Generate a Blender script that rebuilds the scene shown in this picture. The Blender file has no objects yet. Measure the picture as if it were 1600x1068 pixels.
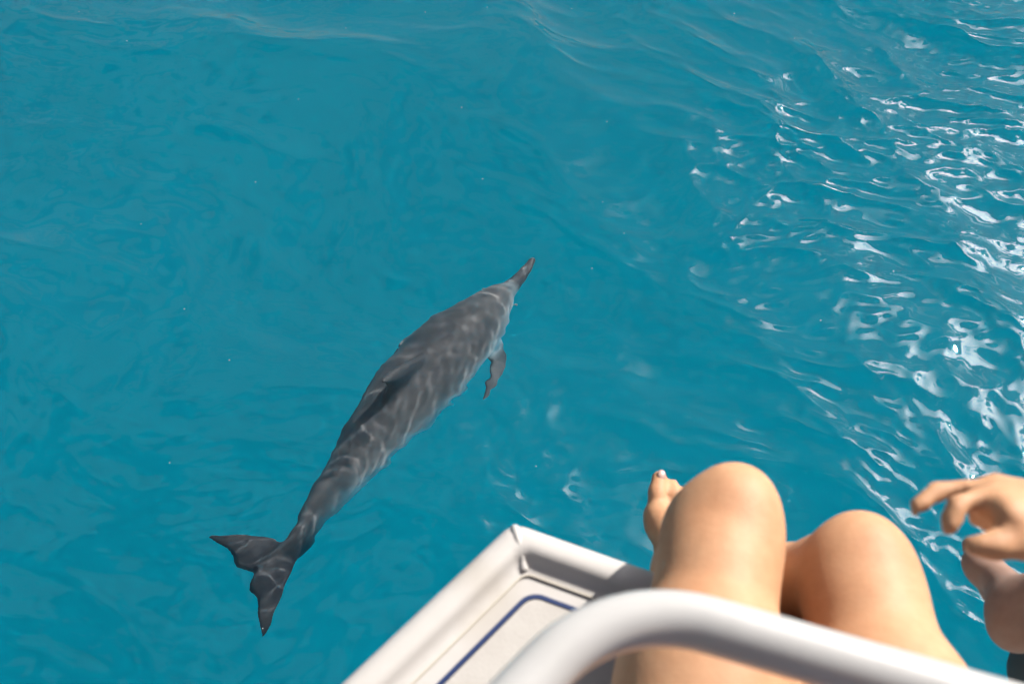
import bpy, math, random
import numpy as np
from mathutils import Vector, Matrix

# ------------------------------------------------------------------ camera, sky, sun, exposure
scene = bpy.context.scene
R = math.radians
CAM_Z = 2.70            # metres above the sea
PITCH = 50.0            # degrees below the horizon
F_PX = 1556.0           # focal length in pixels of the 1600 px wide photograph (35 mm lens)

cam_data = bpy.data.cameras.new('camera')
cam = bpy.data.objects.new('camera', cam_data)
scene.collection.objects.link(cam)
cam.location = (0, 0, CAM_Z)
cam.rotation_euler = (R(90 - PITCH), 0, 0)
cam_data.sensor_width = 36.0
cam_data.lens = 35.0
cam_data.clip_start = 0.02
cam_data.clip_end = 6000
cam_data.dof.use_dof = True
cam_data.dof.focus_distance = 3.5
cam_data.dof.aperture_fstop = 7.5
scene.camera = cam

SUN_AZ = 52.0           # degrees to the right of the viewing direction
SUN_EL = 40.0
SUN_DIR = Vector((math.sin(R(SUN_AZ)) * math.cos(R(SUN_EL)),
                  math.cos(R(SUN_AZ)) * math.cos(R(SUN_EL)), math.sin(R(SUN_EL))))

world = bpy.data.worlds.new('World')
scene.world = world
world.use_nodes = True
nt = world.node_tree
nt.nodes.clear()
def N(t, kind, **kw):
    n = t.nodes.new(kind)
    for k, v in kw.items():
        setattr(n, k, v)
    return n
out = N(nt, 'ShaderNodeOutputWorld')
bg = N(nt, 'ShaderNodeBackground')
bg.inputs['Strength'].default_value = 0.054
sky = N(nt, 'ShaderNodeTexSky', sky_type='NISHITA', sun_disc=False)
sky.sun_elevation = R(SUN_EL)
sky.sun_rotation = R(SUN_AZ)
sky.dust_density = 1.0
tc = N(nt, 'ShaderNodeTexCoord')
sep = N(nt, 'ShaderNodeSeparateXYZ')
nt.links.new(tc.outputs['Generated'], sep.inputs[0])
mx = N(nt, 'ShaderNodeMath', operation='MAXIMUM'); mx.inputs[1].default_value = 0.06
nt.links.new(sep.outputs['Z'], mx.inputs[0])
dvd = N(nt, 'ShaderNodeVectorMath', operation='DIVIDE')
cmb = N(nt, 'ShaderNodeCombineXYZ')
for k in range(3):
    nt.links.new(mx.outputs[0], cmb.inputs[k])
nt.links.new(tc.outputs['Generated'], dvd.inputs[0])
nt.links.new(cmb.outputs[0], dvd.inputs[1])
cn = N(nt, 'ShaderNodeTexNoise')
cn.inputs['Scale'].default_value = 2.6
cn.inputs['Detail'].default_value = 8.0
cn.inputs['Roughness'].default_value = 0.62
cn.inputs['Distortion'].default_value = 0.3
nt.links.new(dvd.outputs[0], cn.inputs['Vector'])
cr = N(nt, 'ShaderNodeValToRGB')
cr.color_ramp.elements[0].position = 0.49
cr.color_ramp.elements[1].position = 0.525
nt.links.new(cn.outputs['Fac'], cr.inputs['Fac'])
dot = N(nt, 'ShaderNodeVectorMath', operation='DOT_PRODUCT')
nrm = N(nt, 'ShaderNodeVectorMath', operation='NORMALIZE')
nt.links.new(tc.outputs['Generated'], nrm.inputs[0])
nt.links.new(nrm.outputs[0], dot.inputs[0])
dot.inputs[1].default_value = SUN_DIR
dmx = N(nt, 'ShaderNodeMath', operation='MAXIMUM'); dmx.inputs[1].default_value = 0.0
nt.links.new(dot.outputs['Value'], dmx.inputs[0])
# thin cloud scatters the sun forward: brightest round the sun, plain white away from it
pw = N(nt, 'ShaderNodeMath', operation='POWER'); pw.inputs[1].default_value = 44.0
nt.links.new(dmx.outputs[0], pw.inputs[0])
ma = N(nt, 'ShaderNodeMath', operation='MULTIPLY_ADD')
ma.inputs[1].default_value = 250.0
ma.inputs[2].default_value = 4.2
nt.links.new(pw.outputs[0], ma.inputs[0])
ccol = N(nt, 'ShaderNodeVectorMath', operation='SCALE')
ccol.inputs[0].default_value = (1.0, 0.98, 0.96)
nt.links.new(ma.outputs[0], ccol.inputs['Scale'])
mix = N(nt, 'ShaderNodeMix', data_type='RGBA')
nt.links.new(cr.outputs['Color'], mix.inputs['Factor'])
nt.links.new(sky.outputs['Color'], mix.inputs['A'])
nt.links.new(ccol.outputs[0], mix.inputs['B'])
nt.links.new(mix.outputs['Result'], bg.inputs['Color'])
nt.links.new(bg.outputs[0], out.inputs['Surface'])

sun_data = bpy.data.lights.new('sun', 'SUN')
sun_data.energy = 5.0
sun_data.angle = R(0.6)
sun_data.color = (1.0, 0.95, 0.88)
sun_data.cycles.is_caustics_light = True
sun = bpy.data.objects.new('sun', sun_data)
scene.collection.objects.link(sun)
sun.location = SUN_DIR * 30
sun.rotation_euler = SUN_DIR.to_track_quat('Z', 'Y').to_euler()

scene.view_settings.view_transform = 'Standard'
scene.view_settings.look = 'None'
scene.view_settings.exposure = 0.8
scene.view_settings.gamma = 1.0
scene.view_settings.use_curve_mapping = False
scene.cycles.use_denoising = True
scene.cycles.caustics_refractive = True
scene.cycles.caustics_reflective = True
scene.cycles.sample_clamp_indirect = 8.0

# ------------------------------------------------------------------ helpers
COL = scene.collection
def tag(o, label=None, cat=None, group=None, kind=None):
    for k, v in (('label', label), ('category', cat), ('group', group), ('kind', kind)):
        if v:
            o[k] = v
    return o
def empty(name, loc=(0, 0, 0)):
    o = bpy.data.objects.new(name, None)
    COL.objects.link(o); o.location = loc
    o.empty_display_size = 0.1
    return o
def mesh_obj(name, verts, faces, mat, parent=None, smooth=True):
    me = bpy.data.meshes.new(name)
    verts = np.asarray(verts, dtype=np.float32)
    if isinstance(faces, np.ndarray):
        n = faces.shape[1]
        me.vertices.add(len(verts)); me.vertices.foreach_set('co', verts.ravel())
        me.loops.add(faces.size); me.loops.foreach_set('vertex_index', faces.astype(np.int32).ravel())
        me.polygons.add(len(faces))
        me.polygons.foreach_set('loop_start', np.arange(0, faces.size, n, dtype=np.int32))
        me.update(calc_edges=True); me.validate()
    else:
        me.from_pydata([tuple(v) for v in verts.tolist()], [], faces); me.update()
    if smooth:
        me.polygons.foreach_set('use_smooth', np.ones(len(me.polygons), dtype=bool))
    if mat: me.materials.append(mat)
    o = bpy.data.objects.new(name, me)
    COL.objects.link(o)
    if parent:
        o.parent = parent
        o.matrix_parent_inverse = Matrix.Translation(-Vector(parent.location))
    return o
CP, SP = math.cos(R(PITCH)), math.sin(R(PITCH))
def ray(u, v):
    x, dy = u - 800.0, v - 534.0
    return np.array([x, F_PX * CP - dy * SP, -(F_PX * SP + dy * CP)])
def at_depth(u, v, d):                       # distance along the optical axis
    return np.array([0, 0, CAM_Z]) + ray(u, v) * (d / F_PX)
def at_z(u, v, z):
    r = ray(u, v); return np.array([0, 0, CAM_Z]) + r * ((z - CAM_Z) / r[2])
def under(u, v, depth):                      # seen through a flat sea surface
    r = ray(u, v); r = r / np.linalg.norm(r)
    p = at_z(u, v, 0.0)
    hor = math.hypot(r[0], r[1]); st = hor / 1.333
    tn = st / math.sqrt(1 - st * st)
    return p + np.array([r[0] / hor * tn * depth, r[1] / hor * tn * depth, -depth])

def principled(name, base=(.5, .5, .5), rough=.5, **kw):
    m = bpy.data.materials.new(name); m.use_nodes = True
    b = m.node_tree.nodes['Principled BSDF']
    b.inputs['Base Color'].default_value = (*base, 1)
    b.inputs['Roughness'].default_value = rough
    for k, v in kw.items():
        b.inputs[k.replace('_', ' ')].default_value = v
    return m, m.node_tree, b
def noise_mix(t, b, c1, c2, scale, detail=4, lo=.35, hi=.65, coord='Object', socket='Base Color'):
    tcn = N(t, 'ShaderNodeTexCoord'); n = N(t, 'ShaderNodeTexNoise')
    n.inputs['Scale'].default_value = scale; n.inputs['Detail'].default_value = detail
    t.links.new(tcn.outputs[coord], n.inputs['Vector'])
    r = N(t, 'ShaderNodeValToRGB')
    r.color_ramp.elements[0].position = lo; r.color_ramp.elements[1].position = hi
    r.color_ramp.elements[0].color = (*c1, 1); r.color_ramp.elements[1].color = (*c2, 1)
    t.links.new(n.outputs['Fac'], r.inputs['Fac'])
    if socket: t.links.new(r.outputs['Color'], b.inputs[socket])
    return n, r
def bump(t, b, scale, strength, dist=.002, detail=3):
    tcn = N(t, 'ShaderNodeTexCoord'); n = N(t, 'ShaderNodeTexNoise')
    n.inputs['Scale'].default_value = scale; n.inputs['Detail'].default_value = detail
    t.links.new(tcn.outputs['Object'], n.inputs['Vector'])
    bp = N(t, 'ShaderNodeBump'); bp.inputs['Strength'].default_value = strength
    bp.inputs['Distance'].default_value = dist
    t.links.new(n.outputs['Fac'], bp.inputs['Height'])
    t.links.new(bp.outputs['Normal'], b.inputs['Normal'])

# ---- implicit surfaces (round cones blended together) meshed by surface nets
class Field:
    def __init__(s, lo, hi, h):
        s.lo = np.array(lo, float); s.h = h
        s.n = np.ceil((np.array(hi) - s.lo) / h).astype(int) + 1
        s.D = np.full(s.n, 0.5, np.float32)
    def add(s, fn, lo, hi, k=.01, sub=False):
        pad = k + 3 * s.h
        i0 = np.clip(np.floor((np.array(lo) - pad - s.lo) / s.h).astype(int), 0, s.n - 1)
        i1 = np.clip(np.ceil((np.array(hi) + pad - s.lo) / s.h).astype(int) + 1, 1, s.n)
        if (i1 <= i0).any(): return
        ax = [(s.lo[a] + s.h * np.arange(i0[a], i1[a])).astype(np.float32) for a in range(3)]
        P = np.stack(np.meshgrid(*ax, indexing='ij'), -1)
        d = fn(P).astype(np.float32)
        sl = tuple(slice(i0[a], i1[a]) for a in range(3))
        a = s.D[sl]
        if sub:
            hh = np.clip(.5 - .5 * (a + d) / k, 0, 1)
            s.D[sl] = a * (1 - hh) - d * hh + k * hh * (1 - hh)
        else:
            hh = np.clip(.5 + .5 * (d - a) / k, 0, 1)
            s.D[sl] = d * (1 - hh) + a * hh - k * hh * (1 - hh)
    def cone(s, a, b, ra, rb, k=.015, sub=False):
        a = np.array(a, np.float32); b = np.array(b, np.float32); ab = b - a
        L2 = max(float(ab @ ab), 1e-9)
        def fn(P):
            q = P - a
            t = np.clip((q @ ab) / L2, 0, 1)
            return np.sqrt(((q - t[..., None] * ab) ** 2).sum(-1)) - (ra + (rb - ra) * t)
        m = max(ra, rb)
        s.add(fn, np.minimum(a, b) - m, np.maximum(a, b) + m, k, sub)
    def chain(s, pts, rads, k=.015):
        for i in range(len(pts) - 1):
            s.cone(pts[i], pts[i + 1], rads[i], rads[i + 1], k)
    def ball(s, c, r, k=.015, rot=None, sub=False):       # ellipsoid
        c = np.array(c, np.float32); r = np.array(r if hasattr(r, '__len__') else (r, r, r), np.float32)
        M = np.eye(3, dtype=np.float32) if rot is None else np.array(rot, np.float32)
        def fn(P):
            q = (P - c) @ M
            k0 = np.sqrt(((q / r) ** 2).sum(-1)); k1 = np.sqrt(((q / (r * r)) ** 2).sum(-1))
            return k0 * (k0 - 1) / np.maximum(k1, 1e-6)
        m = float(r.max()); s.add(fn, c - m, c + m, k, sub)
    def mesh(s, smooth=2):
        D = s.D; n = D.shape; S = D < 0
        cnt = np.zeros([d - 1 for d in n], np.uint8)
        for i in (0, 1):
            for j in (0, 1):
                for k in (0, 1):
                    cnt += S[i:n[0]-1+i, j:n[1]-1+j, k:n[2]-1+k]
        act = (cnt > 0) & (cnt < 8)
        idx = np.argwhere(act)
        ids = np.full(act.shape, -1, np.int32); ids[act] = np.arange(len(idx))
        acc = np.zeros((len(idx), 3)); num = np.zeros(len(idx))
        cs = [(i, j, k) for i in (0, 1) for j in (0, 1) for k in (0, 1)]
        val = {c: D[idx[:, 0]+c[0], idx[:, 1]+c[1], idx[:, 2]+c[2]] for c in cs}
        for c in cs:
            for a in range(3):
                if c[a]: continue
                e = list(c); e[a] = 1; e = tuple(e)
                v0, v1 = val[c], val[e]
                cross = (v0 < 0) != (v1 < 0)
                t = np.where(cross, v0 / np.where(v0 == v1, 1, v0 - v1), 0)
                p = np.array(c, float)[None] + np.zeros((len(idx), 1)); p[:, a] = t
                acc[cross] += p[cross]; num[cross] += 1
        V = s.lo + s.h * (idx + acc / num[:, None])
        F = []
        for a in range(3):
            b, c = (a + 1) % 3, (a + 2) % 3
            sl0 = [slice(1, d - 1) for d in n]; sl1 = [slice(1, d - 1) for d in n]
            sl0[a] = slice(0, n[a] - 1); sl1[a] = slice(1, n[a])
            A, B = S[tuple(sl0)], S[tuple(sl1)]
            for flip, m in ((False, A & ~B), (True, ~A & B)):
                q = np.argwhere(m)
                off = np.ones(3, int); off[a] = 0
                q = q + off
                def g(db, dc):
                    w = q.copy(); w[:, b] += db; w[:, c] += dc
                    return ids[w[:, 0], w[:, 1], w[:, 2]]
                quad = np.stack([g(-1, -1), g(0, -1), g(0, 0), g(-1, 0)], 1)
                F.append(quad[:, ::-1] if flip else quad)
        F = np.concatenate(F)
        F = F[(F >= 0).all(1)]
        E = np.concatenate([F[:, [0, 1]], F[:, [1, 2]], F[:, [2, 3]], F[:, [3, 0]]])
        E = np.concatenate([E, E[:, ::-1]])
        deg = np.maximum(np.bincount(E[:, 0], minlength=len(V)), 1)[:, None]
        for it in range(smooth * 2):
            L = np.stack([np.bincount(E[:, 0], weights=V[E[:, 1], a], minlength=len(V)) for a in range(3)], 1) / deg - V
            V = V + L * (.5 if it % 2 == 0 else -.45)
        return V, F
def tube(path, rad, seg=20, closed_ends=True):
    path = np.array(path, float); n = len(path)
    T = np.gradient(path, axis=0); T /= np.linalg.norm(T, axis=1)[:, None]
    up = np.array([0, 0, 1.0])
    if abs(T[0] @ up) > .9: up = np.array([1.0, 0, 0])
    nrm_ = np.cross(T[0], up); nrm_ /= np.linalg.norm(nrm_)
    V = []; rad = np.broadcast_to(rad, n)
    for i in range(n):
        nrm_ = nrm_ - (nrm_ @ T[i]) * T[i]; nrm_ /= np.linalg.norm(nrm_)
        bi = np.cross(T[i], nrm_)
        for j in range(seg):
            a = 2 * math.pi * j / seg
            V.append(path[i] + rad[i] * (math.cos(a) * nrm_ + math.sin(a) * bi))
    F = [(i*seg+j, i*seg+(j+1) % seg, (i+1)*seg+(j+1) % seg, (i+1)*seg+j) for i in range(n-1) for j in range(seg)]
    if closed_ends:
        F.append(tuple(range(seg))[::-1]); F.append(tuple((n-1)*seg+j for j in range(seg)))
    return V, F

# ------------------------------------------------------------------ the sea
def sea_material():
    m = bpy.data.materials.new('sea_water'); m.use_nodes = True
    t = m.node_tree; t.nodes.clear()
    o = N(t, 'ShaderNodeOutputMaterial'); g = N(t, 'ShaderNodeBsdfGlass')
    g.inputs['IOR'].default_value = 1.37; g.inputs['Roughness'].default_value = 0.0
    t.links.new(g.outputs[0], o.inputs['Surface'])
    return m
def axis(lo, hi, step, far, flo, fhi, fstep):
    parts, x = [lo], lo                       # finer between flo and fhi
    while x < hi:
        x += fstep if flo <= x < fhi else step
        parts.append(x)
    mid = np.array(parts)
    outp = []; x, s = mid[-1], step
    while x < far:
        s *= 1.12; x += s; outp.append(x)
    outm = []; x, s = mid[0], step
    while x > -far:
        s *= 1.12; x -= s; outm.append(x)
    return np.concatenate([outm[::-1], mid, outp])
def build_sea():
    rng = np.random.default_rng(11)
    xs = axis(-3.0, 3.9, .0092, 3000.0, -1.15, .35, .0058); ys = axis(0.2, 5.6, .0092, 3000.0, 1.35, 3.0, .0058)
    X, Y = np.meshgrid(xs, ys, indexing='ij')
    sp = np.maximum(np.gradient(xs)[:, None], np.gradient(ys)[None, :])
    Z = np.zeros_like(X)
    # slow warp so that crests are never ruler straight
    WX = X + .09 * np.sin(1.7 * X + 2.3 * Y + 1) + .05 * np.sin(4.1 * X - 3.2 * Y)
    WY = Y + .09 * np.sin(2.1 * Y - 1.6 * X + 2) + .05 * np.sin(3.7 * Y + 4.6 * X + 1)
    gust = .5 + .5 * np.sin(1.3 * X + .9 * np.sin(1.1 * Y) + .4) * np.sin(1.6 * Y + 1.2 * np.sin(.9 * X) + 1.9)
    gust2 = .5 + .5 * np.sin(2.9 * X - 1.2 * Y + 1.3 * np.sin(2.3 * Y) + 2) * np.sin(2.2 * Y + 1.7 * X + np.sin(3.1 * X))
    # drips from the feet and the bow roughen a patch in front of the boat
    wake = np.exp(-(((X + .38) / .62) ** 2 + ((Y - 2.15) / .70) ** 2) ** 2)     # fine ripples over the dolphin
    q = np.clip((X - .1) / 1.3, 0, 1); side = .88 + .42 * q * q * (3 - 2 * q)      # livelier on the breezy side of the bow
    drip = np.exp(-((X - .05) ** 2 + (Y - 1.68) ** 2) / .10) + .8 * np.exp(-((X - .75) ** 2 + (Y - 1.75) ** 2) / .08)
    wind = R(52.0)                           # direction the waves travel, from the x axis
    lams = np.geomspace(2.6, .040, 90)
    DX = np.zeros_like(X); DY = np.zeros_like(X); CHOP = 2.0 * (1 - wake)
    for lam in lams:
        lam *= rng.uniform(.9, 1.1)
        k = 2 * math.pi / lam
        spread = .45 if lam > .5 else (.5 if lam > .16 else 1.0)
        th = wind + rng.normal(0, spread)
        slope = .023 if lam > .5 else (.025 if lam > .16 else (.018 if lam > .08 else .015))
        a = slope / k
        fade = np.clip((lam / sp - 3) / 4, 0, 1)
        if lam < .5:  amp = (.55 + .9 * gust) * side
        else: amp = 1.0
        if lam < .12: amp = (.60 + 1.1 * gust * gust2) * side ** 3
        if .06 < lam < .22: amp = amp + 1.2 * drip
        if .075 < lam < .4: amp = amp * (1 - .22 * wake)
        if lam < .065: amp = amp * (1 - .05 * wake)
        ph = k * (math.cos(th) * WX + math.sin(th) * WY) + rng.uniform(0, 6.283)
        A = a * fade * amp
        Z += A * np.sin(ph)
        c = A * np.cos(ph) * CHOP              # crests drawn together, troughs spread
        DX += c * math.cos(th); DY += c * math.sin(th)
    V = np.stack([X + DX, Y + DY, Z], -1).reshape(-1, 3)
    nx, ny = X.shape
    I = np.arange(nx * ny).reshape(nx, ny)
    F = np.stack([I[:-1, :-1], I[1:, :-1], I[1:, 1:], I[:-1, 1:]], -1).reshape(-1, 4)
    r2 = np.random.default_rng(5)
    sv, sf = [], []
    base = [(0, 0, 1), (.9, 0, .3), (.28, .85, .3), (-.72, .53, .3), (-.72, -.53, .3), (.28, -.85, .3), (0, 0, -.6)]
    tri = [(0, i, i % 5 + 1) for i in range(1, 6)] + [(6, i % 5 + 1, i) for i in range(1, 6)]
    for _ in range(46):
        ix = int(np.searchsorted(xs, r2.uniform(-2.2, 3.0))); iy = int(np.searchsorted(ys, r2.uniform(1.0, 4.6)))
        rr = r2.choice([.0016, .0022, .003], p=[.6, .3, .1]); k0 = len(sv)
        sv += [(xs[ix] + a_ * rr * 1.3, ys[iy] + b_ * rr * 1.3, Z[ix, iy] + c_ * rr * .8) for a_, b_, c_ in base]
        sf += [tuple(k0 + q for q in t3) for t3 in tri]
    sm_, _, _ = principled('foam', (.8, .8, .78), .6)
    so = mesh_obj('foam_specks', sv, sf, sm_)
    tag(so, 'tiny white specks of foam floating scattered on the sea', 'foam', kind='stuff')
    o = mesh_obj('sea_water', V, F, sea_material())
    o['kind'] = 'structure'
    o.cycles.is_caustics_caster = True
    return o
build_sea()

def build_deep():
    m, t, b = principled('deep_water', (.0, .2, .3), 1.0, Specular_IOR_Level=0.0)
    noise_mix(t, b, (.0, .60, .76), (.0, .64, .81), .35, 4)
    o = mesh_obj('deep_water', [(-4000, -4000, -7), (4000, -4000, -7), (4000, 4000, -7), (-4000, 4000, -7)], [(0, 1, 2, 3)], m)
    o['kind'] = 'structure'
build_deep()

# ------------------------------------------------------------------ boat
DECK = 1.85
boat = empty('boat', (0.4, -0.6, 0))
tag(boat, 'white boat bow with blue deck stripe and rounded rim, below the curved rail', 'boat')
P0 = np.array([0.0, .486])
E1 = np.array([.93, -.37]); E1 /= np.linalg.norm(E1)
E2 = np.array([-.685, -.729]); E2 /= np.linalg.norm(E2)
N1 = np.array([E1[1], -E1[0]]); N1 = N1 if N1 @ np.array([0.3, -1]) > 0 else -N1
N2 = np.array([E2[1], -E2[0]]); N2 = N2 if N2 @ np.array([1, -.5]) > 0 else -N2
MIT = np.linalg.solve(np.array([N1, N2]), np.ones(2))
L1, L2_ = 2.4, 3.2
def rim_path(s):                              # outline pushed inwards by s
    return [P0 + L2_ * E2 + N2 * s, P0 + .9 * E2 + N2 * s, P0 + MIT * s, P0 + .9 * E1 + N1 * s, P0 + L1 * E1 + N1 * s]
def corner_path(s, rad, seg=8, ext=None):
    """outline pushed inwards by s, the corner rounded with the given radius"""
    c = P0 + MIT * s
    ang = math.acos(np.clip(E1 @ E2, -1, 1)); tl = rad / math.tan(ang / 2)
    a, b_ = c + E2 * tl, c + E1 * tl
    ctr = a + N2 * rad
    pts = [P0 + L2_ * E2 + N2 * s]
    a0 = math.atan2(*(a - ctr)[::-1]); a1 = math.atan2(*(b_ - ctr)[::-1])
    d = (a1 - a0 + math.pi) % (2 * math.pi) - math.pi
    for i in range(seg + 1):
        q = a0 + d * i / seg
        pts.append(ctr + rad * np.array([math.cos(q), math.sin(q)]))
    pts.append(P0 + L1 * E1 + N1 * s)
    return pts
def gelcoat(name, c, dirt=.5):
    m, t, b = principled(name, c, .38, Specular_IOR_Level=.4)
    n, r = noise_mix(t, b, tuple(x * (1 - dirt * w) for x, w in zip(c, (.25, .3, .38))), c, 9, 6, .36, .52)
    bump(t, b, 60, .12, .002)
    return m
M_GEL = gelcoat('gelcoat_white', (.445, .42, .40))
M_HULL = gelcoat('gelcoat_hull', (.5, .49, .475), .1)
m, t, b = principled('non_skid', (.37, .345, .32), .7)
noise_mix(t, b, (.36, .335, .31), (.395, .37, .345), 40, 6, .3, .7)
tcn = N(t, 'ShaderNodeTexCoord'); vo = N(t, 'ShaderNodeTexVoronoi'); vo.inputs['Scale'].default_value = 330
t.links.new(tcn.outputs['Object'], vo.inputs['Vector'])
bp = N(t, 'ShaderNodeBump'); bp.inputs['Strength'].default_value = .25; bp.inputs['Distance'].default_value = .001
t.links.new(vo.outputs['Distance'], bp.inputs['Height']); t.links.new(bp.outputs['Normal'], b.inputs['Normal'])
M_SKID = m
M_BLUE, _, _ = principled('blue_inlay', (.005, .02, .085), .45)
m, t, b = principled('seam_grime', (.42, .38, .32), .8)
M_SEAM = m
def loft_rim(prof, name, mat, rounds=None):
    """prof: list of (inset, z); swept round the corner"""
    V = []; F = []
    for i, (s, z) in enumerate(prof):
        rad = max(.012, .02 - s * .1) if rounds is None else rounds
        pts = corner_path(s, rad)
        V += [(p[0], p[1], z) for p in pts]
    w = len(pts)
    for i in range(len(prof) - 1):
        for j in range(w - 1):
            F.append((i*w+j, i*w+j+1, (i+1)*w+j+1, (i+1)*w+j))
    return mesh_obj(name, V, F, mat, boat)
# rounded lip: outer roll, broad top, inner cove down to the deck
RIM_H = .015
prof = [(.012, DECK - .16)]
for q in np.linspace(0, 90, 8):
    prof.append((.001 + .017 * (1 - math.cos(R(q))), DECK + RIM_H - .020 + .020 * math.sin(R(q))))
prof += [(.022, DECK + RIM_H)]
for q in np.linspace(12, 62, 6):
    prof.append((.022 + .012 * math.sin(R(q)), DECK + RIM_H - .012 * (1 - math.cos(R(q)))))
prof += [(.0350, DECK + .0050), (.038, DECK + .0026), (.0415, DECK + .0010), (.046, DECK)]
loft_rim(prof, 'gunwale', M_GEL)
# hull: flares in towards the waterline
back = P0 + L1 * E1 + L2_ * E2
def ring(s, z):
    pts = corner_path(s, .03)
    return [(p[0], p[1], z) for p in pts] + [(back[0] - (E1 + E2)[0] * s, back[1] - (E1 + E2)[1] * s, z)]
V = []; F = []
rings = [(.0125, DECK - .155), (.02, DECK - .3), (.06, 1.2), (.16, .5), (.24, 0.0), (.34, -.5)]
for s, z in rings: V += ring(s, z)
w = len(ring(0, 0))
for i in range(len(rings) - 1):
    for j in range(w):
        F.append(((i)*w+j, (i)*w+(j+1) % w, (i+1)*w+(j+1) % w, (i+1)*w+j))
F.append(tuple(range((len(rings)-1)*w, len(rings)*w)))
mesh_obj('hull', V, F, M_HULL, boat)
def deck_sheet(name, s, rad, z, mat, thick=.0):
    pts = corner_path(s, rad, 12)
    bk = P0 + (L1 - s) * E1 + (L2_ - s) * E2
    pts = [P0 + (L2_ - s) * E2 + N2 * s] + pts[1:-1] + [P0 + (L1 - s) * E1 + N1 * s, bk]
    n = len(pts)
    V = [(p[0], p[1], z) for p in pts]; F = [tuple(range(n))]
    if thick:
        V += [(p[0], p[1], z - thick) for p in pts]
        F += [(j, j + n, (j+1) % n + n, (j+1) % n) for j in range(n)]
    return mesh_obj(name, V, F, mat, boat, smooth=False)
deck_sheet('deck', .043, .012, DECK - .0015, M_GEL)
deck_sheet('non_skid_panel', .0675, .016, DECK + .0045, M_SKID, .005)
def strip(name, s0, s1, r0, r1, z, h, mat):
    a, b_ = corner_path(s0, r0, 14), corner_path(s1, r1, 14)
    n = len(a); V = []
    for z_, src in ((z, a), (z + h, a), (z + h, b_), (z, b_)):
        V += [(p[0], p[1], z_) for p in src]
    F = [(i*n+j, i*n+j+1, (i+1)*n+j+1, (i+1)*n+j) for i in range(3) for j in range(n-1)]
    return mesh_obj(name, V, F, mat, boat, smooth=False)
strip('blue_stripe', .0626, .0668, .0207, .0165, DECK - .001, .0065, M_BLUE)
strip('seam', .0450, .0466, .014, .012, DECK - .001, .0022, M_SEAM)
# moulded ridge down the corner of the lip
mit = MIT / np.linalg.norm(MIT)
rp = []
for s_, z_ in [(.010, DECK + .0090), (.014, DECK + .0120), (.021, DECK + .0130), (.030, DECK + .0095), (.037, DECK + .0030), (.044, DECK + .0000)]:
    q = P0 + MIT * s_; rp.append((q[0], q[1], z_))
rp = np.array(rp); rp = np.stack([np.interp(np.linspace(0, 5, 21), range(6), rp[:, a]) for a in range(3)], 1)
V, F = tube(rp, .0042, 12)
mesh_obj('corner_ridge', V, F, M_GEL, boat)
# rail
RZ = CAM_Z - .50
C0 = np.array([.054, .240]); D1 = np.array([.95, -.30]); D1 /= np.linalg.norm(D1); D2 = E2
ang = math.acos(D1 @ D2); rad = .085; tl = rad / math.tan(ang / 2)
a, b_ = C0 + D2 * tl, C0 + D1 * tl
bis = (D1 + D2) / np.linalg.norm(D1 + D2); ctr = C0 + bis * rad / math.sin(ang / 2)
pth = [np.append(a + D2 * q, RZ) for q in np.linspace(2.4, .02, 40)]
a0 = math.atan2(*(a - ctr)[::-1]); a1 = math.atan2(*(b_ - ctr)[::-1]); d = (a1 - a0 + math.pi) % (2 * math.pi) - math.pi
pth += [np.append(ctr + rad * np.array([math.cos(a0 + d*i/16), math.sin(a0 + d*i/16)]), RZ) for i in range(17)]
pth += [np.append(b_ + D1 * q, RZ) for q in np.linspace(.02, 1.9, 40)]
m, t, b = principled('rail_paint', (.40, .388, .38), .34, Specular_IOR_Level=.5, Coat_Weight=.2)
noise_mix(t, b, (.36, .35, .342), (.41, .40, .392), 14, 5, .3, .5)
M_RAIL = m
V, F = tube(pth, .0150, 28)
rail = mesh_obj('bow_rail', V, F, M_RAIL, boat)
for base in (a + D2 * .9, a + D2 * 2.1, b_ + D1 * 1.25, b_ + D1 * 1.8):
    V, F = tube([(base[0], base[1], z) for z in np.linspace(DECK - .002, RZ, 6)], .0145, 16)
    post = mesh_obj('stanchion', V, F, M_RAIL, boat)
    V, F = tube([(base[0], base[1], DECK - .001), (base[0], base[1], DECK + .012)], .035, 20)
    mesh_obj('base_flange', V, F, M_RAIL, boat, smooth=False)

# ------------------------------------------------------------------ dolphin
def poly_sdf(px, py, poly):
    poly = np.array(poly, np.float32); n = len(poly)
    d = np.full(px.shape, 1e9, np.float32); sgn = np.ones(px.shape, np.float32)
    for i in range(n):
        a, b_ = poly[i], poly[i - 1]
        ex, ey = b_[0] - a[0], b_[1] - a[1]
        wx, wy = px - a[0], py - a[1]
        t_ = np.clip((wx * ex + wy * ey) / (ex * ex + ey * ey), 0, 1)
        bx, by = wx - ex * t_, wy - ey * t_
        d = np.minimum(d, bx * bx + by * by)
        c1 = py >= a[1]; c2 = py < b_[1]; c3 = ex * wy > ey * wx
        flip = (c1 & c2 & c3) | (~c1 & ~c2 & ~c3)
        sgn = np.where(flip, -sgn, sgn)
    return sgn * np.sqrt(d)
def smooth_poly(pts, n=8):
    """closed Catmull-Rom through pts; a point given as (x, y, 1) is a sharp corner"""
    P = [np.array(p[:2], float) for p in pts]; o = []
    m_ = len(P)
    for i in range(m_):
        p0, p1, p2, p3 = P[i-1], P[i], P[(i+1) % m_], P[(i+2) % m_]
        if len(pts[i]) > 2: p0 = p1
        if len(pts[(i+1) % m_]) > 2: p3 = p2
        for j in range(n):
            t_ = j / n
            o.append(.5 * ((2*p1) + (-p0+p2)*t_ + (2*p0-5*p1+4*p2-p3)*t_**2 + (-p0+3*p1-3*p2+p3)*t_**3))
    return o
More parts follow.
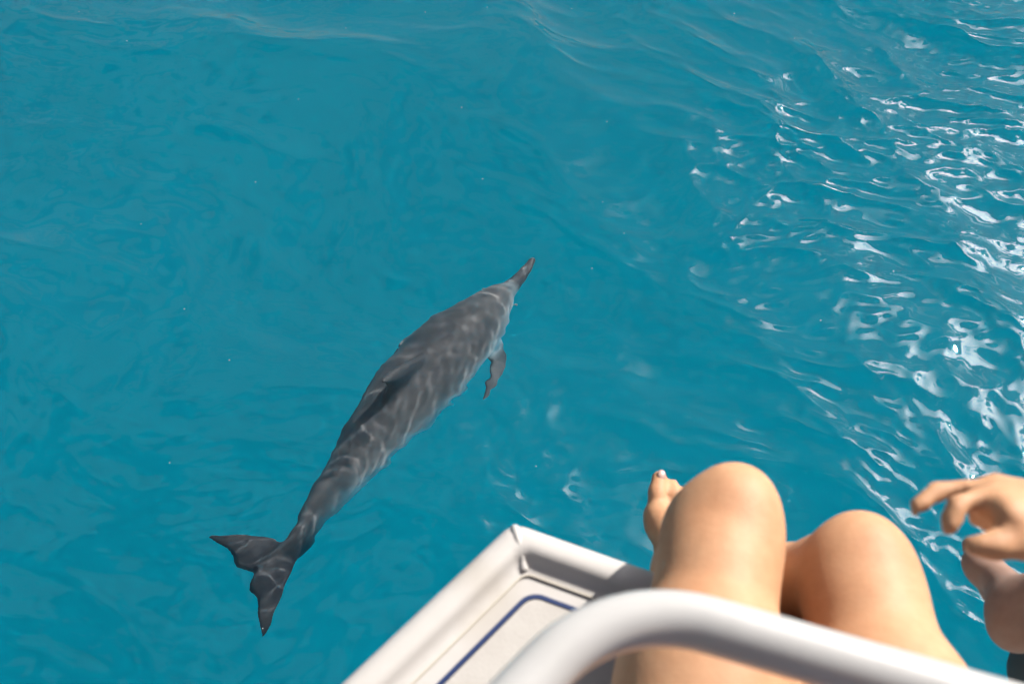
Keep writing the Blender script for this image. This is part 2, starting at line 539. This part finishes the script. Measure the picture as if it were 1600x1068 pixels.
def fin_fn(origin, U, W, Nn, poly, tmax, e0, camber=None):
    origin, U, W, Nn = [np.array(q, np.float32) for q in (origin, U, W, Nn)]
    def fn(P):
        q = P - origin
        a_, b2, c_ = q @ U, q @ W, q @ Nn
        if camber is not None: c_ = c_ - camber(a_, b2)
        d2 = poly_sdf(a_, b2, poly)
        e = np.clip(-d2 / e0, 0, 1)
        th_ = .0022 + tmax * np.sqrt(e * (2 - e))
        return np.maximum(d2, np.abs(c_) - th_)
    return fn
def build_dolphin():
    # local frame: beak towards +x, back up (+z); tail joint at x = 0
    LB = 1.50
    f = Field((-.36, -.42, -.36), (LB + .04, .42, .38), .0068)
    #        x      half-w  half-h  centre z
    prof = np.array([
        (-.06, .012, .014, .012), (0.0, .019, .034, .012), (.08, .026, .056, .008), (.20, .046, .084, .0), (.35, .078, .112, -.006),
        (.50, .110, .136, -.010), (.68, .136, .153, -.012), (.85, .144, .156, -.012), (1.00, .138, .150, -.012),
        (1.12, .109, .122, -.016), (1.20, .083, .095, -.021), (1.27, .059, .069, -.029), (1.31, .046, .052, -.034), (1.338, .035, .037, -.042), (1.375, .0300, .029, -.046),
        (1.44, .024, .022, -.047), (1.49, .016, .015, -.047), (1.505, .010, .009, -.047)])
    xs_ = prof[:, 0]
    def body(P):
        x = P[..., 0]
        w_, h_, c_ = [np.interp(x, xs_, prof[:, i]).astype(np.float32) for i in (1, 2, 3)]
        q = np.sqrt((P[..., 1] / w_) ** 2 + ((P[..., 2] - c_) / h_) ** 2)
        d_ = (q - 1) * np.minimum(w_, h_)
        return np.maximum(d_, np.maximum(x - 1.507, -.06 - x))
    f.add(body, (-.06, -.16, -.2), (1.51, .16, .16), .012)
    # dorsal fin, swept back
    dors = smooth_poly([(.87, .10, 1), (.80, .175), (.735, .240), (.67, .292), (.605, .322), (.612, .290), (.620, .240), (.615, .18), (.57, .10, 1)])
    f.add(fin_fn((0, 0, 0), (1, 0, 0), (0, 0, 1), (0, 1, 0), dors, .021, .06), (.50, -.03, .06), (1.0, .03, .36), .022)
    # flukes, horizontal, tips swept back
    half = [(.062, .012), (.040, .038), (-.005, .085), (-.058, .138), (-.112, .185), (-.155, .205), (-.147, .178), (-.125, .126), (-.108, .078), (-.108, .036)]
    flk = smooth_poly(half + [(-.084, 0.0, 1)] + [(x, -y) for x, y in half[::-1]])
    f.add(fin_fn((0, 0, .012), (1, 0, 0), (0, 1, 0), (0, 0, 1), flk, .013, .05, lambda a_, b2: -.5 * b2 * b2), (-.22, -.28, -.06), (.08, .28, .05), .022)
    # flippers
    for s in (-1, 1):
        fl = smooth_poly([(.030, -.02, 1), (.036, .05), (.012, .115), (-.045, .185), (-.085, .225), (-.080, .195), (-.055, .13), (-.038, .06), (-.045, -.02, 1)])
        U = np.array([1, 0, 0.]); W = np.array([-.62, s * .62, -.52]); W /= np.linalg.norm(W)
        U = U - (U @ W) * W; U /= np.linalg.norm(U); Nn = np.cross(U, W)
        org = np.array([1.06, s * .105, -.078])
        f.add(fin_fn(org, U, W, Nn, fl, .011, .035), org - .26, org + .26, .02)
    # melon and blowhole hints, mouth line
    f.ball((1.225, 0, -.002), (.078, .052, .056), .04)
    f.ball((1.165, 0, .1065), (.006, .011, .006), .006, sub=True)
    for s in (-1, 1):
        f.cone((1.48, s * .0155, -.050), (1.30, s * .062, -.046), .0025, .0025, .004, True)
        f.ball((1.262, s * .078, -.026), .008, .004)
    V, F = f.mesh(2)
    # gentle bend of the tail: stock drops, then lifts at the flukes
    x = V[:, 0].copy()
    tt = np.clip((.75 - x) / .75, 0, 1.6)
    V[:, 2] += -.085 * tt ** 2
    # the flukes swing round to the dolphin's left
    q = np.clip((.20 - x) / .24, 0, 1); th = -R(23) * q * q * (3 - 2 * q)
    px, py = V[:, 0] - .05, V[:, 1].copy()
    V[:, 0] = .05 + px * np.cos(th) - py * np.sin(th); V[:, 1] = px * np.sin(th) + py * np.cos(th)
    m, t, b = principled('dolphin_skin', (.08, .08, .085), .5, Specular_IOR_Level=.15)
    tcn = N(t, 'ShaderNodeTexCoord'); sp = N(t, 'ShaderNodeSeparateXYZ')
    t.links.new(tcn.outputs['Object'], sp.inputs[0])
    n = N(t, 'ShaderNodeTexNoise'); n.inputs['Scale'].default_value = 7; n.inputs['Detail'].default_value = 4
    t.links.new(tcn.outputs['Object'], n.inputs['Vector'])
    # height over the belly drives cape / flank / belly bands
    ad = N(t, 'ShaderNodeMath', operation='MULTIPLY_ADD'); ad.inputs[1].default_value = .03; ad.inputs[2].default_value = -.015
    t.links.new(n.outputs['Fac'], ad.inputs[0])
    sm = N(t, 'ShaderNodeMath', operation='ADD'); t.links.new(sp.outputs['Z'], sm.inputs[0]); t.links.new(ad.outputs[0], sm.inputs[1])
    mr = N(t, 'ShaderNodeMapRange'); mr.inputs['From Min'].default_value = -.16; mr.inputs['From Max'].default_value = .14
    t.links.new(sm.outputs[0], mr.inputs['Value'])
    r = N(t, 'ShaderNodeValToRGB'); e = r.color_ramp.elements
    e[0].position = .20; e[0].color = (.62, .61, .60, 1)
    e[1].position = 1.0; e[1].color = (.070, .073, .080, 1)
    for pos, c in ((.36, (.75, .74, .73)), (.46, (.58, .575, .57)), (.56, (.38, .38, .38)), (.67, (.18, .182, .186)), (.80, (.10, .102, .106))):
        k = e.new(pos); k.color = (*c, 1)
    t.links.new(mr.outputs[0], r.inputs['Fac'])
    # beak tip and flukes are dark all over
    def rng(sock, a_, b2, c1, c2):
        q = N(t, 'ShaderNodeMapRange', clamp=True)
        for k, v in (('From Min', a_), ('From Max', b2), ('To Min', c1), ('To Max', c2)): q.inputs[k].default_value = v
        t.links.new(sock, q.inputs['Value']); return q.outputs[0]
    tail = rng(sp.outputs['X'], .34, .10, 0, 1); bk1 = rng(sp.outputs['X'], 1.31, 1.36, 0, .9); bk2 = rng(sp.outputs['Z'], -.058, -.046, 0, 1)
    bkm = N(t, 'ShaderNodeMath', operation='MULTIPLY'); t.links.new(bk1, bkm.inputs[0]); t.links.new(bk2, bkm.inputs[1]); beak = bkm.outputs[0]
    mxx = N(t, 'ShaderNodeMath', operation='MAXIMUM'); t.links.new(tail, mxx.inputs[0]); t.links.new(beak, mxx.inputs[1])
    # flipper: beyond the body width
    ab = N(t, 'ShaderNodeMath', operation='ABSOLUTE'); t.links.new(sp.outputs['Y'], ab.inputs[0])
    fl1 = rng(ab.outputs[0], .118, .135, 0, .75); fl2 = rng(sp.outputs['X'], 1.10, 1.02, 0, 1); fl3 = rng(sp.outputs['Z'], -.07, -.10, 0, 1)
    fm = N(t, 'ShaderNodeMath', operation='MULTIPLY'); t.links.new(fl1, fm.inputs[0]); t.links.new(fl3, fm.inputs[1]); flp = fm.outputs[0]
    mx2 = N(t, 'ShaderNodeMath', operation='MAXIMUM'); t.links.new(mxx.outputs[0], mx2.inputs[0]); t.links.new(flp, mx2.inputs[1])
    mxc = N(t, 'ShaderNodeMix', data_type='RGBA'); t.links.new(mx2.outputs[0], mxc.inputs['Factor'])
    t.links.new(r.outputs['Color'], mxc.inputs['A']); mxc.inputs['B'].default_value = (.070, .073, .080, 1)
    # fine scars and mottling
    n2 = N(t, 'ShaderNodeTexNoise'); n2.inputs['Scale'].default_value = 26; n2.inputs['Detail'].default_value = 6
    t.links.new(tcn.outputs['Object'], n2.inputs['Vector'])
    br = rng(n2.outputs['Fac'], .3, .7, .93, 1.07)
    mul = N(t, 'ShaderNodeVectorMath', operation='SCALE'); t.links.new(mxc.outputs['Result'], mul.inputs[0]); t.links.new(br, mul.inputs['Scale'])
    t.links.new(mul.outputs[0], b.inputs['Base Color'])
    o = mesh_obj('dolphin', V, F, m)
    tip = under(837, 400, .32); tail_ = under(434, 874, .45)
    # local axis from tail joint to beak tip
    l0 = np.array([0, 0, -.085 + .012]); l1 = np.array([1.505, 0, -.047])
    dl = l1 - l0; dw = tip - tail_
    sc = np.linalg.norm(dw) / np.linalg.norm(dl)
    print('dolphin scale', sc, 'length', sc * 1.65)
    xl = Vector(dl).normalized(); xw = Vector(dw).normalized()
    def frame(x, roll=0):
        z = Vector((0, 0, 1)); z = (z - x * z.dot(x)).normalized()
        y = z.cross(x)
        z = Matrix.Rotation(roll, 3, x) @ z; y = z.cross(x)
        return Matrix((x, y, z)).transposed()
    rot = frame(xw, R(0)) @ frame(xl).transposed()
    M4 = rot.to_4x4() @ Matrix.Scale(sc, 4)
    loc = Vector(tail_) - (M4 @ Vector(l0))
    o.matrix_world = Matrix.Translation(loc) @ M4
    bpy.context.view_layer.update(); print('dolphin top z', max((o.matrix_world @ v.co).z for v in o.data.vertices))
    tag(o, 'grey dolphin swimming just under the turquoise surface, its beak pointing up right', 'dolphin')
    o.cycles.is_caustics_receiver = True
    return o
build_dolphin()

# ------------------------------------------------------------------ people
def skin(name, c, red, rough=.58):
    m, t, b = principled(name, c, rough, Specular_IOR_Level=.28)
    noise_mix(t, b, tuple(x * w for x, w in zip(c, (.93, .86, .82))), c, 16, 6, .3, .62)
    b.inputs['Subsurface Weight'].default_value = .15
    b.inputs['Subsurface Radius'].default_value = (1.0, .35, .18)
    b.inputs['Subsurface Scale'].default_value = .012
    n1, r1 = noise_mix(t, b, (.95, .90, .87), (1.03, 1.01, 1.0), 85, 5, .32, .68, socket=None)
    src = b.inputs['Base Color'].links[0].from_socket
    vm = N(t, 'ShaderNodeVectorMath', operation='MULTIPLY')
    t.links.new(src, vm.inputs[0]); t.links.new(r1.outputs['Color'], vm.inputs[1]); t.links.new(vm.outputs[0], b.inputs['Base Color'])
    bump(t, b, 300, .25, .0012, 5)
    return m
def cloth(name, c):
    m, t, b = principled(name, c, .8)
    bump(t, b, 500, .3, .0006)
    return m
def foot(f, heel, toe, up, side, r=1.0, k=.014):
    """heel, toe: points; up: towards the instep; side: towards the big toe"""
    heel, toe = np.array(heel, float), np.array(toe, float)
    fw = toe - heel; L = np.linalg.norm(fw); fw /= L
    up = np.array(up, float); up -= (up @ fw) * fw; up /= np.linalg.norm(up)
    sd = np.cross(fw, up); sd = sd if sd @ np.array(side, float) > 0 else -sd
    P = lambda a, b_, c: heel + fw * a * L + sd * b_ + up * c
    f.ball(P(.09, 0, .008), (.030 * r, .028 * r, .032 * r), k)
    f.cone(P(.12, 0, .012), P(.45, -.012, .006), .029 * r, .024 * r, k)
    f.cone(P(.16, .002, .030), P(.66, .012, .010), .030 * r, .021 * r, k)
    f.cone(P(.45, -.016, .004), P(.70, -.022, -.004), .022 * r, .016 * r, k)
    f.cone(P(.66, .018, .002), P(.74, .024, 0), .021 * r, .018 * r, k)
    f.cone(P(.70, -.02, -.004), P(.70, .02, 0), .015 * r, .018 * r, k)
    # toes: big toe first
    f.chain([P(.74, .024, 0), P(.88, .026, .002), P(.985, .023, .000)], [.0135*r, .0120*r, .0105*r], .006)
    for i, (sx, l) in enumerate(((.004, .965), (-.010, .93), (-.022, .885), (-.033, .835))):
        f.chain([P(.72, sx, 0), P(l - .07, sx - .001, .006), P(l, sx - .001, -.002)], [.0105*r, (.0085-.0005*i)*r, (.0078-.0005*i)*r], .004)
    return P(.22, 0, .055)
def leg(f, hip, knee, ankle, rt=.085, rk=.054, rc=.052, ra=.031, back=(0, -1, 0)):
    hip, knee, ankle = [np.array(q, float) for q in (hip, knee, ankle)]
    bk = np.array(back, float)
    f.chain([hip, hip * .68 + knee * .32, hip * .3 + knee * .7, hip * .08 + knee * .92], [rt * 1.06, rt, rt * .79, rk * 1.12], .03)
    f.cone(hip * .08 + knee * .92, knee, rk * 1.12, rk * .95, .02)
    sh = ankle - knee
    f.chain([knee, knee + sh * .12, knee + sh * .3 + bk * .016, knee + sh * .55 + bk * .01, knee + sh * .82, ankle],
            [rk * .95, rk * .90, rc, rc * .86, ra * 1.12, ra], .025)
    return sh / np.linalg.norm(sh)
def head(f, c, fwd):
    c = np.array(c, float); fw = np.array(fwd, float); fw /= np.linalg.norm(fw)
    upv = np.array([0, 0, 1.0]); upv -= (upv @ fw) * fw; upv /= np.linalg.norm(upv)
    sd = np.cross(fw, upv); M3 = np.stack([sd, fw, upv], 1)
    P = lambda a, b_, d_: c + sd * a + fw * b_ + upv * d_
    f.ball(P(0, -.01, .02), (.074, .092, .092), .02, M3)
    f.ball(P(0, .022, -.045), (.056, .062, .066), .03, M3)
    f.ball(P(0, .06, -.095), (.026, .022, .020), .02, M3)
    f.cone(P(0, .083, .004), P(0, .106, -.034), .008, .013, .01)
    for s in (-1, 1):
        f.ball(P(s * .032, .086, .006), (.018, .012, .011), .004, M3, True)
        f.ball(P(s * .032, .076, .006), (.013, .013, .013), .003, M3)
        f.ball(P(s * .074, -.005, -.012), (.008, .018, .030), .005, M3)
    f.ball(P(0, .083, -.062), (.024, .011, .006), .006, M3)
    f.ball(P(0, .081, -.073), (.021, .011, .007), .006, M3)
    return P, M3
def torso(f, pelvis, chest, neck, half_hip, half_sh, lsh, rsh):
    pelvis, chest, neck = [np.array(q, float) for q in (pelvis, chest, neck)]
    sd = np.array(rsh, float) - np.array(lsh, float); sd /= np.linalg.norm(sd)
    mid = pelvis * .5 + chest * .5
    f.cone(pelvis - sd * half_hip, pelvis + sd * half_hip, .098, .098, .05)
    f.cone(pelvis - sd * .06, mid - sd * .055, .092, .080, .05)
    f.cone(pelvis + sd * .06, mid + sd * .055, .092, .080, .05)
    f.cone(mid - sd * .055, chest - sd * .07, .080, .090, .05)
    f.cone(mid + sd * .055, chest + sd * .07, .080, .090, .05)
    f.cone(np.array(lsh, float), np.array(rsh, float), .050, .050, .05)
    f.cone(chest, neck, .085, .052, .05)
def relaxed_hand(f, wrist, d, pn, ts, k=.006):
    """d: towards fingers, pn: palm normal, ts: towards the thumb"""
    w, d, pn, ts = [np.array(q, float) for q in (wrist, d, pn, ts)]
    d /= np.linalg.norm(d); pn -= (pn @ d) * d; pn /= np.linalg.norm(pn)
    ts -= (ts @ d) * d + (ts @ pn) * pn; ts /= np.linalg.norm(ts)
    P = lambda a, b_, c: w + d * a + ts * b_ + pn * c
    for b0, b1 in ((.016, .028), (.004, .010), (-.008, -.009), (-.016, -.026)):
        f.cone(P(0, b0, 0), P(.085, b1, 0), .016, .012, .012)
    f.cone(P(.02, .022, .008), P(.05, .040, .014), .015, .011, .012)
    f.chain([P(.05, .040, .014), P(.078, .052, .018), P(.103, .056, .020)], [.0112, .0095, .008], k)
    for b_, l in ((.028, .072), (.010, .080), (-.009, .074), (-.026, .058)):
        f.chain([P(.085, b_, 0), P(.085 + l * .5, b_ * 1.1, .010), P(.085 + l * .75, b_ * 1.12, .026), P(.085 + l * .88, b_ * 1.12, .044)], [.0098, .0088, .0080, .0072], k)
def arm(f, sh, el, wr, r=(.046, .038, .036, .026)):
    sh, el, wr = [np.array(q, float) for q in (sh, el, wr)]
    f.chain([sh, sh * .5 + el * .5, el], [r[0], r[1], r[1] * .86], .03)
    f.chain([el, el * .7 + wr * .3, wr], [r[1] * .88, r[2], r[3]], .02)
def shell(pts, rads, infl, h=.008):
    """clothing: an inflated piece over the body"""
    pts = np.array(pts, float); m_ = max(max(r) if hasattr(r, '__len__') else r for r in rads) + infl + .05
    g = Field(pts.min(0) - m_, pts.max(0) + m_, h)
    return g

def sitter():
    """the person whose knees are in the foreground"""
    f = Field((-.16, -.60, 1.30), (.86, .95, 2.86), .0052)
    hipL, hipR = np.array([.070, -.02, 1.940]), np.array([.284, -.03, 1.940])
    kL, kR = np.array([.183, .430, 1.932]), np.array([.304, .402, 1.897])
    aL, aR = np.array([.205, .545, 1.53]), np.array([.207, .570, 1.535])
    leg(f, hipL, kL, aL, .079, .042, .049)
    leg(f, hipR, kR, aR, .083, .042, .048)
    # kneecaps
    for kk, ox in ((kL, .012), (kR, .002)):
        f.ball(kk + (ox, .024, .024), (.027, .025, .022), .03)      # kneecap
        f.ball(kk + (-.020, -.002, .008 - ox), (.019, .028, .022), .035)     # condyles
        f.ball(kk + (.019, -.004, .006), (.019, .026, .022), .035)
        f.cone(kk + (.0, .035, -.02), kk + (.0, .040, -.06), .020, .018, .02)
    # feet: the right one crosses under and shows on the left
    foot(f, aR + (-.004, -.045, -.045), (.224, .735, 1.532), (.25, -.1, 1), (-1, 0, 0))
    foot(f, aL + (.03, -.03, -.055), (.27, .73, 1.44), (0, .2, 1), (1, 0, 0))
    f.cone(aR, aR + (0, 0, -.05), .031, .030, .02); f.cone(aL, aL + (.02, 0, -.05), .031, .030, .02)
    pel, ch, nk = (.18, -.05, 1.955), (.18, -.20, 2.28), (.18, -.24, 2.46)
    lsh, rsh = np.array([.03, -.215, 2.385]), np.array([.33, -.205, 2.385])
    torso(f, pel, ch, nk, .085, .16, lsh, rsh)
    hP, hM = head(f, (.19, -.255, 2.60), (0, 1, -.35)); f.cone((.18, -.24, 2.44), (.19, -.26, 2.55), .052, .050, .03)
    # left arm propped behind on the deck
    arm(f, lsh, (-.03, -.34, 2.12), (-.02, -.44, 1.895))
    relaxed_hand(f, (-.02, -.44, 1.893), (-.2, -1, -.25), (0, -.3, -1), (1, 0, 0))
    # right arm: elbow out to the right, hand hanging over the water
    wrist = at_depth(1672, 806, .655)
    el = np.array([.615, .075, 2.13])
    arm(f, rsh, el, wrist, (.046, .037, .035, .024))
    # pointing hand, joints placed one by one
    A = lambda u, v, d: at_depth(u, v, d)
    kn = [A(1556, 762, .668), A(1556, 778, .650), A(1568, 794, .634), A(1584, 812, .624)]
    for q, r_ in zip(kn, (.0100, .0100, .0098, .0094)):
        f.cone(wrist, q, .0165, r_, .012)
    f.chain([kn[0], A(1508, 764, .668), A(1464, 767, .668), A(1440, 785, .664), A(1431, 796, .660)], [.0078, .0064, .0060, .0054, .0048], .005)
    f.chain([kn[1], A(1526, 778, .646), A(1497, 788, .640), A(1487, 810, .636), A(1482, 827, .634)], [.0077, .0065, .0062, .0060, .0054], .005)
    f.chain([kn[2], A(1548, 794, .645), A(1531, 798, .660), A(1528, 810, .668)], [.0088, .0078, .0070, .0064], .004)
    f.chain([kn[3], A(1566, 812, .640), A(1552, 816, .655), A(1550, 824, .664)], [.0080, .0070, .0064, .0058], .004)
    f.chain([A(1660, 834, .642), A(1604, 846, .625), A(1556, 852, .618), A(1521, 852, .616)], [.0135, .0105, .0082, .0064], .008)
    V, F = f.mesh(2)
    body = mesh_obj('person', V, F, skin('skin_tan', (.47, .265, .15), .3))
    tag(body, 'tanned person seated on the boat edge, bare knees over the water, one hand hanging', 'person')
    tn = Field((.12, .62, 1.44), (.30, .82, 1.66), .0022)
    tip_ = np.array([.224, .735, 1.532]); hl = aR + np.array([-.004, -.045, -.045]); fwd = (tip_ - hl) / np.linalg.norm(tip_ - hl)
    upv = np.array([.25, -.1, 1.0]); upv -= (upv @ fwd) * fwd; upv /= np.linalg.norm(upv); sdv = np.cross(fwd, upv)
    sdv = sdv if sdv[0] < 0 else -sdv
    tn.ball(tip_ + sdv * .023 + upv * .0085 - fwd * .002, (.0068, .0085, .0032), .002, np.stack([sdv, fwd, upv], 1))
    V, F = tn.mesh(1)
    mesh_obj('toenail', V, F, principled('nail', (.40, .26, .22), .35)[0], body)
    # swimsuit
    g = Field((-.1, -.42, 1.82), (.46, .16, 2.46), .0075)
    sd = np.array([1., 0, 0]); pel, ch = np.array(pel), np.array(ch); mid = pel * .5 + ch * .5
    for a_, b_, r1, r2 in ((pel - sd*.085, pel + sd*.085, .102, .102), (pel - sd*.06, mid - sd*.055, .096, .084), (pel + sd*.06, mid + sd*.055, .096, .084),
                           (mid - sd*.055, ch - sd*.07, .084, .094), (mid + sd*.055, ch + sd*.07, .084, .094)):
        g.cone(a_, b_, r1, r2, .05)
    V, F = g.mesh(2)
    mesh_obj('swimsuit', V, F, cloth('navy_swim_cloth', (.02, .03, .08)), body)
    g = Field(hP(0, 0, 0) - .22, hP(0, 0, 0) + .22, .006)
    g.ball(hP(0, -.022, .034), (.084, .096, .092), .02, hM); g.ball(hP(0, -.075, -.06), (.068, .05, .09), .04, hM)
    V, F = g.mesh(2)
    mesh_obj('hair', V, F, cloth('brown_hair', (.05, .028, .015)), body)
sitter()

def neighbour():
    """the person further right, of whom only a foot is in the picture"""
    f = Field((.40, -.60, 1.25), (1.25, .84, 2.90), .0052)
    kL, kR = np.array([.730, .225, 1.925]), np.array([.905, .205, 1.925])
    heel = at_depth(1583, 1000, 1.14); toe = at_depth(1530, 868, 1.335)
    aL = np.array([.632, .505, 1.675]); aR = np.array([.745, .44, 1.58])
    leg(f, (.70, -.22, 1.95), kL, aL, .088, .056)
    leg(f, (.93, -.23, 1.95), kR, aR, .088, .056)
    foot(f, heel, toe, (.75, .35, .5), (-.7, .5, .4), .9)
    f.cone(aL, heel * .75 + toe * .25 + np.array([.012, 0, .02]), .033, .032, .03)
    foot(f, at_depth(1622, 1075, 1.27), at_depth(1640, 960, 1.48), (.3, .3, .9), (-1, 0, 0), 1.05)
    hr = at_depth(1622, 1075, 1.27)
    sh_ = Field(hr - .30, hr + .30, .0055)
    foot(sh_, hr, at_depth(1640, 960, 1.48), (.3, .3, .9), (-1, 0, 0), 1.2, .03)
    f.cone(aR, hr * .8 + at_depth(1640, 960, 1.48) * .2 + np.array([0, 0, .025]), .033, .031, .03)
    pel, ch, nk = (.815, -.27, 1.955), (.82, -.36, 2.30), (.82, -.37, 2.50)
    lsh, rsh = np.array([.65, -.37, 2.41]), np.array([.99, -.37, 2.41])
    torso(f, pel, ch, nk, .09, .17, lsh, rsh)
    hP, hM = head(f, (.82, -.36, 2.65), (-.3, 1, -.3)); f.cone((.82, -.37, 2.48), (.82, -.37, 2.60), .056, .054, .03)
    arm(f, lsh, (.60, -.32, 2.12), (.69, -.12, 2.055)); relaxed_hand(f, (.69, -.12, 2.058), (.15, 1, -.1), (0, 0, -1), (1, 0, 0))
    arm(f, rsh, (1.06, -.34, 2.12), (.96, -.13, 2.055)); relaxed_hand(f, (.96, -.13, 2.058), (-.15, 1, -.1), (0, 0, -1), (-1, 0, 0))
    V, F = f.mesh(2)
    body = mesh_obj('person', V, F, skin('skin_fair_shade_tint', (.25, .158, .122), .3))  # fair skin darkened all over, so the foot's shade sits in the colour
    tag(body, 'second person on the right, bare foot dangling over the water, shade put into its skin colour', 'person')
    g = Field((.55, -.56, 1.80), (1.09, -.0, 2.52), .0075)
    sd = np.array([1., 0, 0]); pel, ch = np.array(pel), np.array(ch); mid = pel * .5 + ch * .5
    for a_, b_, r1, r2 in ((pel - sd*.09, pel + sd*.09, .103, .103), (pel - sd*.06, mid - sd*.055, .097, .085), (pel + sd*.06, mid + sd*.055, .097, .085),
                           (mid - sd*.055, ch - sd*.07, .085, .095), (mid + sd*.055, ch + sd*.07, .085, .095)):
        g.cone(a_, b_, r1, r2, .05)
    V, F = g.mesh(2)
    Vs, Fs = sh_.mesh(3)
    so = mesh_obj('dark_foot_shell', Vs, Fs, cloth('dark_shell_cloth', (.03, .045, .052)), body)  # dark shell over the right foot, filling in an unclear dark shape
    mesh_obj('swimsuit', V, F, cloth('black_swim_cloth', (.015, .015, .018)), body)
    g = Field(hP(0, 0, 0) - .22, hP(0, 0, 0) + .22, .006)
    g.ball(hP(0, -.022, .034), (.084, .096, .092), .02, hM); g.ball(hP(0, -.06, -.04), (.068, .05, .07), .04, hM)
    V, F = g.mesh(2)
    mesh_obj('hair', V, F, cloth('dark_hair', (.02, .014, .010)), body)
neighbour()
